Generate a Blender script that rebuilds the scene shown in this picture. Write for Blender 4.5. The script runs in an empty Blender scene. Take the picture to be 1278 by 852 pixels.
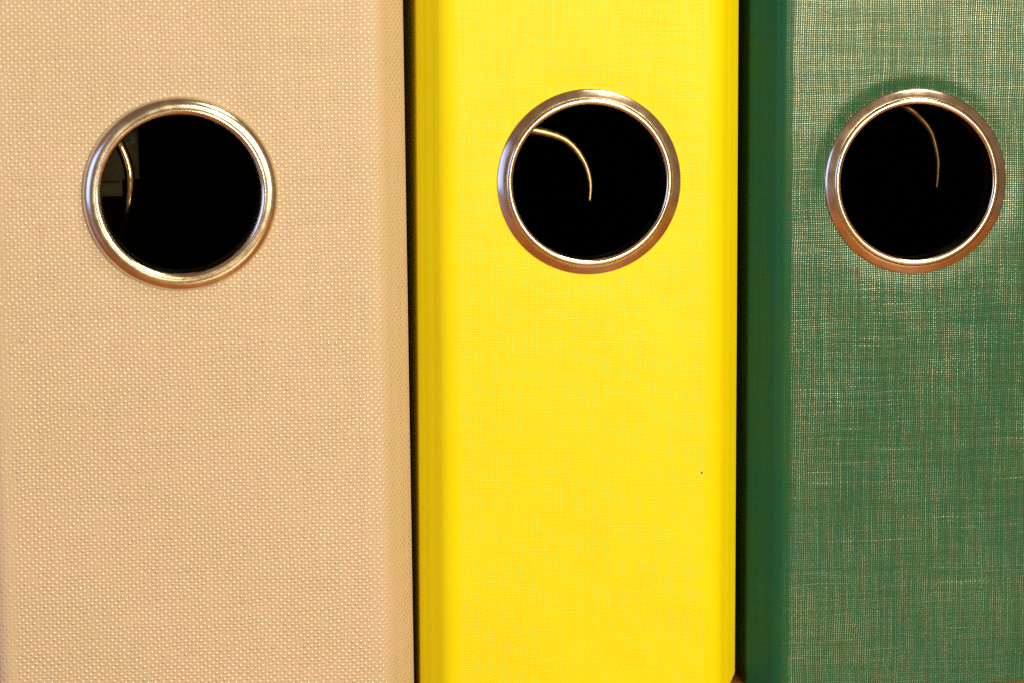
import bpy, bmesh, math, random
from mathutils import Vector, Matrix, noise

random.seed(7)
MM = 0.001
S = bpy.context.scene
COL = S.collection

# ------------------------------------------------------------------ camera
YAW, PITCH, ROLL = math.radians(7.5), math.radians(7.5), math.radians(-0.20)
CAM = Vector((-83.1, -533.0, 132.7)) * MM
fw = Vector((math.sin(YAW) * math.cos(PITCH), math.cos(YAW) * math.cos(PITCH), -math.sin(PITCH)))
rt = Vector((math.cos(YAW), -math.sin(YAW), 0.0))
up = rt.cross(fw)
c_, s_ = math.cos(ROLL), math.sin(ROLL)
rt, up = c_ * rt + s_ * up, -s_ * rt + c_ * up
cam_data = bpy.data.cameras.new('camera')
cam = bpy.data.objects.new('camera', cam_data)
COL.objects.link(cam)
R = Matrix((rt, up, -fw)).transposed()
cam.matrix_world = Matrix.Translation(CAM) @ R.to_4x4()
cam_data.sensor_width = 36.0
cam_data.lens = 36.0 * 4000.0 / 1278.0
cam_data.clip_start = 0.01
cam_data.clip_end = 50.0
cam_data.dof.use_dof = True
cam_data.dof.focus_distance = 0.548
cam_data.dof.aperture_fstop = 16.0
S.camera = cam

# ------------------------------------------------------------------ world and lamps
world = bpy.data.worlds.new('World')
S.world = world
world.use_nodes = True
bg = world.node_tree.nodes['Background']
bg.inputs['Color'].default_value = (1.0, 0.62, 0.36, 1)
bg.inputs['Strength'].default_value = 0.22

def area(name, loc, target, size, power, color):
    l = bpy.data.lights.new(name, 'AREA')
    l.shape = 'RECTANGLE'
    l.size, l.size_y = size
    l.energy = power
    l.color = color
    o = bpy.data.objects.new(name, l)
    COL.objects.link(o)
    loc = Vector(loc)
    o.location = loc
    o.rotation_euler = (Vector(target) - loc).to_track_quat('-Z', 'Y').to_euler()
    return o

area('key_lamp', (0.13, -0.58, 0.19), (0.0, 0, 0.07), (0.27, 0.23), 4.0, (1.0, 0.87, 0.50))
area('top_lamp', (0.22, -0.34, 0.62), (0.0, 0, 0.06), (0.22, 0.16), 1.6, (1.0, 0.86, 0.60))
area('window_lamp', (-0.60, -0.42, 0.15), (0.0, 0, 0.08), (0.42, 0.34), 1.15, (0.33, 0.50, 1.0))

S.view_settings.view_transform = 'Standard'
S.view_settings.look = 'None'
S.view_settings.exposure = 0.0
S.view_settings.gamma = 1.0
S.view_settings.use_curve_mapping = False
S.cycles.use_denoising = False
S.cycles.filter_width = 1.25
S.cycles.max_bounces = 8
S.cycles.sample_clamp_indirect = 3.0

# ------------------------------------------------------------------ node helper
class G:
    def __init__(self, name):
        self.m = bpy.data.materials.new(name)
        self.m.use_nodes = True
        self.t = self.m.node_tree
        self.b = self.t.nodes['Principled BSDF']
    def n(self, kind, **kw):
        nd = self.t.nodes.new(kind)
        for k, v in kw.items():
            setattr(nd, k, v)
        return nd
    def put(self, sock, v):
        if isinstance(v, bpy.types.NodeSocket):
            self.t.links.new(v, sock)
        elif isinstance(v, (tuple, list)) and sock.type == 'RGBA' and len(v) == 3:
            sock.default_value = (*v, 1.0)
        else:
            sock.default_value = v
    def math(self, op, a, b=None, c=None):
        nd = self.n('ShaderNodeMath', operation=op)
        for i, v in enumerate((a, b, c)):
            if v is not None:
                self.put(nd.inputs[i], v)
        return nd.outputs[0]
    def add(self, a, b): return self.math('ADD', a, b)
    def mul(self, a, b): return self.math('MULTIPLY', a, b)
    def xyz(self, x, y, z=0.0):
        nd = self.n('ShaderNodeCombineXYZ')
        for i, v in enumerate((x, y, z)):
            self.put(nd.inputs[i], v)
        return nd.outputs[0]
    def noise(self, vec, scale=1.0, detail=2.0, rough=0.5):
        nd = self.n('ShaderNodeTexNoise')
        self.put(nd.inputs['Vector'], vec)
        nd.inputs['Scale'].default_value = scale
        nd.inputs['Detail'].default_value = detail
        nd.inputs['Roughness'].default_value = rough
        return nd.outputs['Fac']
    def white(self, vec):
        nd = self.n('ShaderNodeTexWhiteNoise', noise_dimensions='2D')
        self.put(nd.inputs['Vector'], vec)
        return nd.outputs['Value']
    def ramp(self, v, a, b, lo=0.0, hi=1.0):
        nd = self.n('ShaderNodeMapRange', interpolation_type='SMOOTHSTEP')
        for i, x in enumerate((v, a, b, lo, hi)):
            self.put(nd.inputs[i], x)
        return nd.outputs[0]
    def mix(self, f, a, b):
        nd = self.n('ShaderNodeMix', data_type='RGBA')
        self.put(nd.inputs['Factor'], f)
        self.put(nd.inputs[6], a)
        self.put(nd.inputs[7], b)
        return nd.outputs[2]
    def uv(self):
        nd = self.n('ShaderNodeUVMap', uv_map='millimetres')
        sp = self.n('ShaderNodeSeparateXYZ')
        self.t.links.new(nd.outputs[0], sp.inputs[0])
        return nd.outputs[0], sp.outputs[0], sp.outputs[1]
    def attr(self, name):
        return self.n('ShaderNodeAttribute', attribute_name=name).outputs['Fac']
    def bump(self, h, dist):
        nd = self.n('ShaderNodeBump')
        nd.inputs['Strength'].default_value = 1.0
        nd.inputs['Distance'].default_value = dist
        self.put(nd.inputs['Height'], h)
        self.t.links.new(nd.outputs[0], self.b.inputs['Normal'])
    def set(self, **kw):
        for k, v in kw.items():
            self.put(self.b.inputs[k.replace('_', ' ')], v)

TAU = math.tau

def canvas_cloth(name, col_a, col_b, rough):
    """coarse plain weave: one raised knot per crossing, knots in alternate rows shifted by half a step"""
    g = G(name)
    vec, u, v = g.uv()
    wob = g.noise(vec, 0.16, 2)
    wob2 = g.noise(vec, 0.21, 2)
    u2 = g.add(u, g.mul(g.add(wob, -0.5), 0.8))
    v2 = g.add(v, g.mul(g.add(wob2, -0.5), 0.8))
    p, q = 0.645, 0.575
    cu = g.math('COSINE', g.mul(u2, math.pi / p))
    cv = g.math('COSINE', g.mul(v2, math.pi / q))
    knot = g.math('MAXIMUM', g.mul(cu, cv), 0.0)
    iu = g.math('ROUND', g.mul(u2, 1 / p))
    iv = g.math('ROUND', g.mul(v2, 1 / q))
    r = g.white(g.xyz(iu, iv))
    rrow = g.noise(g.xyz(g.mul(u2, 0.07), g.mul(iv, 7.13)), 1.0, 1)
    rcol = g.noise(g.xyz(g.mul(iu, 5.37), g.mul(v2, 0.07)), 1.0, 1)
    rrow = g.ramp(rrow, 0.28, 0.72, 0.2, 0.8)
    rcol = g.ramp(rcol, 0.28, 0.72, 0.2, 0.8)
    amp = g.add(g.mul(r, 0.55), g.mul(g.add(rrow, rcol), 0.95))
    amp = g.math('MAXIMUM', g.add(amp, -0.35), 0.2)
    h = g.mul(g.math('POWER', knot, 0.8), amp)
    h = g.add(h, g.mul(g.add(g.math('ABSOLUTE', cu), g.math('ABSOLUTE', cv)), 0.14))
    h = g.add(h, g.mul(g.noise(vec, 4.0, 2), 0.12))
    weave = g.attr('weave')
    h = g.mul(h, g.add(g.mul(weave, 0.8), 0.2))
    g.bump(h, 0.00009)
    mott = g.ramp(g.noise(vec, 0.05, 3, 0.6), 0.35, 0.65)
    rough = g.add(rough, g.mul(g.add(g.noise(vec, 0.035, 4, 0.65), -0.5), 0.20))
    gloss = g.mul(g.mul(knot, amp), g.add(g.mul(weave, 0.9), 0.1))
    g.set(Base_Color=g.mix(mott, col_a, col_b), Roughness=rough, Specular_IOR_Level=g.add(g.mul(gloss, 2.2), 0.08))
    return g.m

def linen_paper(name, col_a, col_b, rough, relief, spec, spec0, slub_gain, pu=0.40, pv=0.37, speck=None):
    """paper embossed with a fine linen grid and odd thicker threads"""
    g = G(name)
    vec, u, v = g.uv()
    u2 = g.add(u, g.mul(g.add(g.noise(vec, 0.09, 2), -0.5), 0.9))
    v2 = g.add(v, g.mul(g.add(g.noise(vec, 0.11, 2), -0.5), 0.9))
    cu = g.add(g.mul(g.math('COSINE', g.mul(u2, TAU / pu)), 0.5), 0.5)
    cv = g.add(g.mul(g.math('COSINE', g.mul(v2, TAU / pv)), 0.5), 0.5)
    iu = g.math('ROUND', g.mul(u2, 1 / pu))
    iv = g.math('ROUND', g.mul(v2, 1 / pv))
    su = g.ramp(g.noise(g.xyz(g.mul(iu, 3.71), g.mul(v2, 0.09)), 1.0, 2), 0.53, 0.68)
    sv = g.ramp(g.noise(g.xyz(g.mul(u2, 0.07), g.mul(iv, 4.19)), 1.0, 2), 0.58, 0.74)
    r = g.white(g.xyz(iu, iv))
    base = g.mul(g.mul(cu, g.add(g.mul(cv, 0.65), 0.35)), g.add(g.mul(r, 0.4), 0.7))
    knot_v = g.add(g.mul(g.math('COSINE', g.mul(v2, math.pi / pv)), 0.5), 0.5)
    knot_u = g.add(g.mul(g.math('COSINE', g.mul(u2, math.pi / pu)), 0.5), 0.5)
    slub_u = g.mul(g.mul(cu, su), g.add(g.mul(knot_v, 1.1), 0.12))
    slub_v = g.mul(g.mul(cv, sv), g.add(g.mul(knot_u, 1.15), 0.08))
    slub = g.math('MAXIMUM', slub_u, slub_v)
    tu = g.ramp(g.noise(g.xyz(g.add(g.mul(iu, 2.31), 40.0), g.mul(v2, 0.05)), 1.0, 1), 0.32, 0.68, 0.65, 1.40)
    tv = g.ramp(g.noise(g.xyz(g.mul(u2, 0.05), g.add(g.mul(iv, 2.83), 70.0)), 1.0, 1), 0.32, 0.68, 0.70, 1.30)
    thread = g.mul(tu, tv)
    patch = g.ramp(g.noise(vec, 0.05, 2), 0.3, 0.7, 0.6, 1.15)
    h = g.add(g.mul(g.mul(base, g.add(g.mul(thread, 0.6), 0.4)), 0.75), g.mul(slub, 0.6))
    weave = g.attr('weave')
    h = g.mul(g.mul(h, patch), weave)
    # long faint creases along the pressed hinge
    crease = g.noise(g.xyz(g.mul(u, 2.2), g.mul(v, 0.012)), 1.0, 2)
    h = g.add(h, g.mul(g.mul(crease, 0.5), g.math('SUBTRACT', 1.0, weave)))
    g.bump(h, relief)
    rough = g.add(rough, g.mul(g.add(g.noise(vec, 0.035, 4, 0.65), -0.5), 0.16))
    mott = g.ramp(g.noise(vec, 0.06, 3, 0.6), 0.35, 0.65)
    base_col = g.mix(mott, col_a, col_b)
    if speck is not None:
        dist = g.math('SQRT', g.add(g.math('POWER', g.add(u, -speck[0]), 2.0), g.math('POWER', g.add(v, -speck[1]), 2.0)))
        base_col = g.mix(g.ramp(g.add(dist, g.mul(g.noise(vec, 3.0, 2), 0.25)), 0.22, 0.40, 1.0, 0.0), base_col, (0.10, 0.05, 0.01))
    tops = g.add(g.mul(g.mul(g.math('POWER', g.mul(cu, g.add(g.mul(cv, 0.75), 0.25)), 1.4), thread), g.add(g.mul(r, 0.4), 0.42)), g.mul(slub, slub_gain))
    gloss = g.mul(g.mul(tops, patch), weave)
    g.set(Base_Color=base_col, Roughness=rough, Specular_IOR_Level=g.add(g.mul(gloss, spec), g.add(g.mul(weave, spec0), 0.05)))
    return g.m

def simple(name, col, rough, metal=0.0, grain=900.0, spread=0.25):
    g = G(name)
    tc = g.n('ShaderNodeTexCoord').outputs['Object']
    nz = g.noise(tc, grain, 3, 0.6)
    dark = tuple(c * 0.8 for c in col)
    g.set(Base_Color=g.mix(g.ramp(nz, 0.3, 0.7), dark, col), Roughness=g.ramp(nz, 0.25, 0.75, rough * (1 - spread), rough * (1 + spread)), Metallic=metal)
    return g.m

def wood(name):
    g = G(name)
    tc = g.n('ShaderNodeTexCoord').outputs['Object']
    mp = g.n('ShaderNodeMapping')
    g.t.links.new(tc, mp.inputs[0])
    mp.inputs['Scale'].default_value = (6.0, 90.0, 90.0)
    a = g.noise(mp.outputs[0], 3.0, 5, 0.6)
    col = g.mix(g.ramp(a, 0.3, 0.7), (0.30, 0.10, 0.02), (0.55, 0.22, 0.05))
    g.set(Base_Color=col, Roughness=0.35)
    g.bump(a, 0.0001)
    return g.m

M_BEIGE = canvas_cloth('beige_canvas_cloth', (0.565, 0.437, 0.348), (0.54, 0.43, 0.32), 0.30)
M_YELLOW = linen_paper('yellow_linen_paper', (0.755, 0.645, 0.004), (0.74, 0.625, 0.004), 0.38, 0.000044, 0.5, 0.17, 0.7, speck=(20.6, 38.6))
M_GREEN = linen_paper('green_linen_paper', (0.010, 0.078, 0.041), (0.017, 0.082, 0.032), 0.29, 0.000021, 2.5, 0.06, 0.42)
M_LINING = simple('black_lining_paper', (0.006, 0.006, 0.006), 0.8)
M_NICKEL = simple('worn_nickel', (0.86, 0.71, 0.59), 0.19, 1.0, 220.0)
M_NICKEL_DULL = simple('brushed_brass_nickel', (0.86, 0.77, 0.66), 0.19, 1.0, 220.0)
M_WIRE = simple('brass_wire', (0.66, 0.49, 0.26), 0.42, 1.0)
M_WIRE_DARK = simple('dim_brass_wire', (0.15, 0.095, 0.035), 0.36, 1.0)  # darker copy of the brass: the dimmer light is put into its colour
M_WIRE_STEEL = simple('dark_steel_wire', (0.42, 0.33, 0.20), 0.20, 1.0)
M_PLATE = simple('olive_steel_plate', (0.024, 0.016, 0.005), 0.8, 0.0)
M_WOOD = wood('varnished_wood')

# ------------------------------------------------------------------ mesh helpers
def link(name, me, mat, parent=None):
    o = bpy.data.objects.new(name, me)
    for m in (mat if isinstance(mat, (list, tuple)) else (mat,)):
        me.materials.append(m)
    COL.objects.link(o)
    o.parent = parent
    return o

def mesh(name, verts, faces, uvs=None, weave=None, smooth=True):
    me = bpy.data.meshes.new(name)
    me.from_pydata([tuple(c * MM for c in v) for v in verts], [], faces)
    if uvs is not None:
        lay = me.uv_layers.new(name='millimetres')
        for lp in me.loops:
            lay.data[lp.index].uv = uvs[lp.vertex_index]
    if weave is not None:
        at = me.attributes.new('weave', 'FLOAT', 'POINT')
        at.data.foreach_set('value', weave)
    if smooth:
        me.polygons.foreach_set('use_smooth', [True] * len(me.polygons))
    me.update()
    return me

def solid(o, t):
    md = o.modifiers.new('board', 'SOLIDIFY')
    md.thickness = t * MM
    md.offset = -1.0
    md.material_offset = 1
    md.material_offset_rim = 0
    es = o.modifiers.new('crisp_edges', 'EDGE_SPLIT')
    es.split_angle = math.radians(62)

def lathe(profile, n=160):
    """profile of (radius, y); turned around the y axis"""
    vs, fs = [], []
    k = len(profile)
    for i in range(n):
        a = TAU * i / n
        for r, y in profile:
            vs.append((r * math.cos(a), y, r * math.sin(a)))
    for i in range(n):
        j = (i + 1) % n
        for q in range(k - 1):
            fs.append((i * k + q, i * k + q + 1, j * k + q + 1, j * k + q))
    return vs, fs

def tube(path, radii, n=14):
    vs, fs = [], []
    P = [Vector(p) for p in path]
    ref = Vector((0, 1, 0.2))
    for i, p in enumerate(P):
        t = (P[min(i + 1, len(P) - 1)] - P[max(i - 1, 0)]).normalized()
        a = t.cross(ref).normalized()
        b = t.cross(a)
        for k in range(n):
            w = TAU * k / n
            vs.append(tuple(p + radii[i] * (math.cos(w) * a + math.sin(w) * b)))
    for i in range(len(P) - 1):
        for k in range(n):
            k2 = (k + 1) % n
            fs.append((i * n + k, i * n + k2, (i + 1) * n + k2, (i + 1) * n + k))
    fs.append(tuple(range(n))[::-1])
    fs.append(tuple((len(P) - 1) * n + k for k in range(n)))
    return vs, fs

def catmull(pts, per=10):
    P = [Vector(p) for p in pts]
    P = [2 * P[0] - P[1]] + P + [2 * P[-1] - P[-2]]
    out = []
    for i in range(1, len(P) - 2):
        for k in range(per):
            t = k / per
            a, b, c, d = P[i - 1:i + 3]
            out.append(0.5 * ((2 * b) + (-a + c) * t + (2 * a - 5 * b + 4 * c - d) * t * t + (-a + 3 * b - 3 * c + d) * t ** 3))
    out.append(P[-2])
    return out

def lin(a, b, n):
    return [a + (b - a) * i / n for i in range(n + 1)]

# ------------------------------------------------------------------ the binder
HEIGHT = 318.0
DEPTH = 285.0

def spine_mesh(x0, x1, rx, rz, hole, dimple, dimple_w, wave, seed, crease=None, edge_w=0.7):
    """flat front of the spine with a round finger hole; x in mm relative to the binder"""
    verts, uvs, faces, key = [], [], [], {}
    h = 19.0
    def y_of(x, z):
        d = math.hypot(x - rx, z - rz)
        t = max(0.0, 1.0 - max(0.0, d - 15.2) / dimple_w)
        ang = math.atan2(z - rz, x - rx)
        asym = 0.65 + 0.35 * math.sin(ang - 0.3)
        y = dimple * t * t * (3 - 2 * t) * asym
        edge = min(1.0, min(x - x0, x1 - x) / 4.0)
        edge = max(0.0, edge)
        y += wave * edge * noise.noise(Vector((x * 0.035 + seed, z * 0.022, seed * 1.7)))
        if crease:
            dz = z - (rz - crease[0]) + 0.006 * (x - rx) ** 2
            y += crease[1] * math.exp(-(dz / 0.8) ** 2) * max(0.0, 1 - abs(x - rx) / 17.0) * edge
        return y
    def vid(x, z):
        k = (round(x, 3), round(z, 3))
        if k not in key:
            key[k] = len(verts)
            verts.append((x, y_of(x, z), z))
            uvs.append((x, z))
        return key[k]
    N = 40
    sq = []
    for i in range(N): sq.append((-h + 2 * h * i / N, -h))
    for i in range(N): sq.append((h, -h + 2 * h * i / N))
    for i in range(N): sq.append((h - 2 * h * i / N, h))
    for i in range(N): sq.append((-h, h - 2 * h * i / N))
    n = len(sq)
    rad = [0, .06, .12, .18, .26, .34, .42, .5, .58, .66, .74, .82, .9, 1.0]
    ring = []
    for t in rad:
        row = []
        for a, b in sq:
            ang = math.atan2(b, a)
            cx, cz = hole * math.cos(ang), hole * math.sin(ang)
            row.append(vid(rx + cx + (a - cx) * t, rz + cz + (b - cz) * t))
        ring.append(row)
    for q in range(len(rad) - 1):
        for i in range(n):
            j = (i + 1) % n
            faces.append((ring[q][i], ring[q + 1][i], ring[q + 1][j], ring[q][j]))
    xs = [lin(x0, rx - h, 8), [rx - h + 2 * h * i / N for i in range(N + 1)], lin(rx + h, x1, 8)]
    zs = [lin(0.0, rz - h, 48), [rz - h + 2 * h * i / N for i in range(N + 1)], lin(rz + h, HEIGHT, 60)]
    for a, X in enumerate(xs):
        for b, Z in enumerate(zs):
            if a == 1 and b == 1:
                continue
            for i in range(len(X) - 1):
                for j in range(len(Z) - 1):
                    faces.append((vid(X[i], Z[j]), vid(X[i + 1], Z[j]), vid(X[i + 1], Z[j + 1]), vid(X[i], Z[j + 1])))
    weave = []
    for x, y, z in verts:
        e = min(x - x0, x1 - x)
        weave.append(max(0.0, min(1.0, e / edge_w)) * 0.85 + 0.15)
    return mesh('spine', verts, faces, uvs, weave)

def hinge_profile(out, side_depth, r=3.2, ang=math.radians(52)):
    """(dx, y) outwards from the flat face edge, rounded shoulder, sloping hinge, then the turn into the cover"""
    pr = [(0.0, 0.0), (0.4, 0.0)]
    for i in range(1, 9):
        a = ang * i / 8
        pr.append((0.4 + r * math.sin(a), r - r * math.cos(a)))
    xs, ys = pr[-1]
    xe = out
    ye = side_depth
    for i in range(1, 15):
        t = i / 14
        x = xs + (xe - xs) * (t + 0.03 * math.sin(math.pi * t))
        y = ys + (ye - ys) * t
        y += 0.05 * math.exp(-((t - 0.22) / 0.06) ** 2) + 0.06 * math.exp(-((t - 0.62) / 0.07) ** 2)
        pr.append((x, y))
    pr.append((xe, ye + 1.0))
    return pr

def hinge_mesh(edge, sgn, prof, weave_in, corner, seed):
    zs = [0.0, 0.3, 0.8, 1.5, 2.5, 4.0] + lin(8.0, HEIGHT, 62)
    k = len(prof)
    verts, uvs, weave, faces = [], [], [], []
    L = 0.0
    for i, (dx, y) in enumerate(prof):
        if i:
            L += math.hypot(dx - prof[i - 1][0], y - prof[i - 1][1])
        t = i / (k - 1)
        for z in zs:
            zz = z
            lift = corner * (max(0.0, t - 0.35) / 0.65) ** 2
            zz = max(z, lift) if z < 4.0 else z
            wob = 0.10 * math.sin(math.pi * t) * noise.noise(Vector((seed, z * 0.02, t * 2)))
            verts.append((edge + sgn * (dx + wob), y, zz))
            uvs.append((edge + sgn * L, z))
            weave.append(weave_in + (0.15 - weave_in) * 0 if i < 2 else max(weave_in, 0.15 if i < 5 else weave_in))
    m = len(zs)
    for i in range(k - 1):
        for j in range(m - 1):
            f = (i * m + j, (i + 1) * m + j, (i + 1) * m + j + 1, i * m + j + 1)
            faces.append(f if sgn > 0 else f[::-1])
    return mesh('hinge', verts, faces, uvs, weave), L

def cover_mesh(x, sgn, y0, toe, u0, weave_in, corner):
    ys = [y0, y0 + 4, y0 + 12, y0 + 40, y0 + 120, DEPTH - 3.0, DEPTH]
    zs = lin(0.0, HEIGHT, 20)
    verts, uvs, faces = [], [], []
    for y in ys:
        xx = x - sgn * toe * (y - y0) / (DEPTH - y0)
        for z in zs:
            low = corner * max(0.0, 1.0 - (y - y0) / 12.0)
            verts.append((xx, y, max(z, low)))
            uvs.append((u0 + sgn * (y - y0), z))
    m = len(zs)
    for i in range(len(ys) - 1):
        for j in range(m - 1):
            f = (i * m + j, (i + 1) * m + j, (i + 1) * m + j + 1, i * m + j + 1)
            faces.append(f if sgn > 0 else f[::-1])
    return mesh('cover', verts, faces, uvs, [weave_in] * len(verts))

# finger ring profiles: radius in mm, y in mm (negative y is towards the viewer)

def ring_profile(R, kind):
    if kind == 'round':            # one fat roll with a thinner bright inner roll
        p = [(R, 0.6)]
        for i in range(0, 13):
            a = math.radians(-10 + 110 * i / 12)
            p.append((R - 1.75 + 1.75 * math.cos(a), -1.5 * math.sin(a)))
        for i in range(1, 13):
            a = math.radians(80 + 110 * i / 12)
            p.append((R - 2.05 + 0.95 * math.cos(a) - 0.1, -0.60 - 0.95 * math.sin(a)))
        p += [(R - 3.15, 0.6), (R - 3.15, 4.0)]
    else:
        p = [(R, 0.6), (R, 0.05), (R - 0.06, -0.12), (R - 0.20, -0.26),
             (R - 0.5, -0.40), (R - 1.0, -0.62), (R - 1.45, -0.80), (R - 1.50, -0.81)]
        for i in range(0, 13):
            a = math.radians(5 + 180 * i / 12)
            p.append((R - 2.10 + 0.62 * math.cos(a), -0.62 - 0.50 * math.sin(a)))
        p += [(R - 2.72, 0.6), (R - 2.72, 4.0)]
    return p

def binder(label, group, x_face, ring_x, ring_z, ring_R, ring_kind, ring_mat, mat, out, side_depth,
           lean, dimple, dimple_w, wave, seed, weave_hinge, corner, wire, y_off=0.0, crease=None, plate=None):
    xc = 0.5 * (x_face[0] + x_face[1])
    root = bpy.data.objects.new('ring_binder', None)
    COL.objects.link(root)
    root.empty_display_size = 0.02
    root.location = (xc * MM, y_off * MM, 0.0)
    root.rotation_euler = (0, math.radians(lean), 0)
    root['label'] = label
    root['category'] = 'binder'
    root['group'] = group
    x0, x1 = x_face[0] - xc, x_face[1] - xc
    rx = ring_x - xc
    sp = link('spine', spine_mesh(x0, x1, rx, ring_z, ring_R - 1.2, dimple, dimple_w, wave, seed, crease), (mat, M_LINING), root)
    solid(sp, 2.2)
    pr = hinge_profile(out, side_depth)
    for sgn, e in ((-1, x0), (1, x1)):
        me, L = hinge_mesh(e, sgn, pr, weave_hinge, corner if sgn > 0 else 0.0, seed + sgn)
        solid(link('hinge', me, (mat, M_LINING), root), 1.2)
        solid(link('cover', cover_mesh(e + sgn * out, sgn, side_depth + 1.0, 2.0, e + sgn * L, weave_hinge, corner if sgn > 0 else 0.0), (mat, M_LINING), root), 1.2)
    prof = ring_profile(ring_R, ring_kind)
    cut = 14 if ring_kind == 'round' else 8
    v, f = lathe(prof[:cut])
    ro = link('finger_ring', mesh('finger_ring', v, f), ring_mat, root)
    v, f = lathe(prof[cut - 1:] if ring_kind == 'round' else prof[cut:])
    link('inner_lip', mesh('inner_lip', v, f), ring_mat, ro)
    ro.location = (rx * MM, dimple * 0.55 * MM, ring_z * MM)
    ro.rotation_euler = (0, random.uniform(0, 6), 0)
    path = catmull([(p[0] + rx, p[1], p[2] + ring_z) for p in wire['path']])
    k = len(path) - 1
    rr = [wire['r0'] + (wire['r1'] - wire['r0']) * (i / k) for i in range(k + 1)]  # thinning towards the tip stands in for the highlight fading along the wire
    v, f = tube(path, rr)
    link('clamp_wire', mesh('clamp_wire', v, f), wire.get('mat', M_WIRE), root)
    if plate:
        (px0, px1), (pz0, pz1), py = plate
        bm = bmesh.new()
        bmesh.ops.create_cube(bm, size=1.0)
        for w in bm.verts:
            w.co = Vector(((rx + (px0 + px1) / 2 + w.co.x * (px1 - px0)), py + w.co.y * 14.0, ring_z + (pz0 + pz1) / 2 + w.co.z * (pz1 - pz0))) * MM
        bmesh.ops.bevel(bm, geom=bm.edges[:], offset=0.003, segments=6, affect='EDGES')
        for fc in bm.faces:
            fc.smooth = True
        me = bpy.data.meshes.new('mechanism_plate')
        bm.to_mesh(me); bm.free()
        link('mechanism_plate', me, M_PLATE, root)
    return root

GRP = 'ring binders standing in a row on the shelf'
binder('beige woven cloth ring binder with a finger ring, beside the yellow binder', GRP,
       (-97.4, -36.0), -67.5, 87.65, 16.2, 'round', M_NICKEL_DULL, M_BEIGE, 6.6, 6.0,
       -0.50, 0.25, 7.0, 0.35, 3.1, 0.55, 0.6,
       dict(path=[(-30, 20, 14), (-15, 11, 12.0), (-11.0, 8, 9.6), (-9.5, 8, 7.3), (-8.5, 8, 4.4), (-8.25, 8, 1.6), (-8.7, 9, -2.0), (-9.6, 11, -5.5), (-11, 14, -9)], r0=1.0, r1=0.7, mat=M_WIRE_STEEL),
       crease=(19.3, 0.10), plate=((-33.0, -6.3), (-3.0, 16.0), 38.0))
binder('bright yellow linen-textured ring binder standing between beige and green binders', GRP,
       (-22.4, 20.8), 0.30, 88.7, 15.75, 'collar', M_NICKEL, M_YELLOW, 6.0, 5.0,
       0.0, 0.15, 6.0, 0.40, 9.4, 0.12, 2.8,
       dict(path=[(-27, 14, 7.2), (-14, 9, 8.5), (-8.2, 8, 8.3), (-2.9, 8, 6.6), (0.1, 8, 3.3), (1.4, 8, -0.5), (1.35, 8, -3.9)], r0=1.05, r1=0.22))
binder('dark green linen-textured ring binder beside the yellow binder', GRP,
       (35.0, 79.0), 56.80, 87.95, 15.95, 'collar', M_NICKEL, M_GREEN, 6.2, 5.2,
       0.0, 0.34, 3.4, 0.40, 5.7, 0.12, 0.3,
       dict(path=[(-24, 20, 11.5), (-8, 13, 13.5), (-2.0, 9.5, 13.0), (0.6, 8, 12.1), (3.0, 8, 10.1), (4.8, 8, 7.6), (5.9, 8, 3.6), (6.0, 8, 0.9), (5.8, 8, -1.8)], r0=1.0, r1=0.22, mat=M_WIRE_DARK))

# ------------------------------------------------------------------ the shelf they stand on
bm = bmesh.new()
bmesh.ops.create_cube(bm, size=1.0)
for w in bm.verts:
    w.co = Vector((w.co.x * 0.60, 0.055 + w.co.y * 0.55, -0.0095 + w.co.z * 0.018))
bmesh.ops.bevel(bm, geom=bm.edges[:], offset=0.002, segments=3, affect='EDGES')
me = bpy.data.meshes.new('shelf')
bm.to_mesh(me); bm.free()
sh = link('shelf', me, M_WOOD)
sh['kind'] = 'structure'
sh.location.z = 0.0004

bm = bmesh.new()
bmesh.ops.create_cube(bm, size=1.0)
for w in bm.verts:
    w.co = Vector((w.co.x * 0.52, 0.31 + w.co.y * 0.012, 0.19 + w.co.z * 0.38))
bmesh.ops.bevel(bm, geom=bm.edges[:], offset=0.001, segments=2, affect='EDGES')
me = bpy.data.meshes.new('added_back_panel')
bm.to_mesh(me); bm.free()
wl = link('added_back_panel', me, M_LINING)  # unseen dark panel, added so no background light shows through the open binders
wl['kind'] = 'structure'
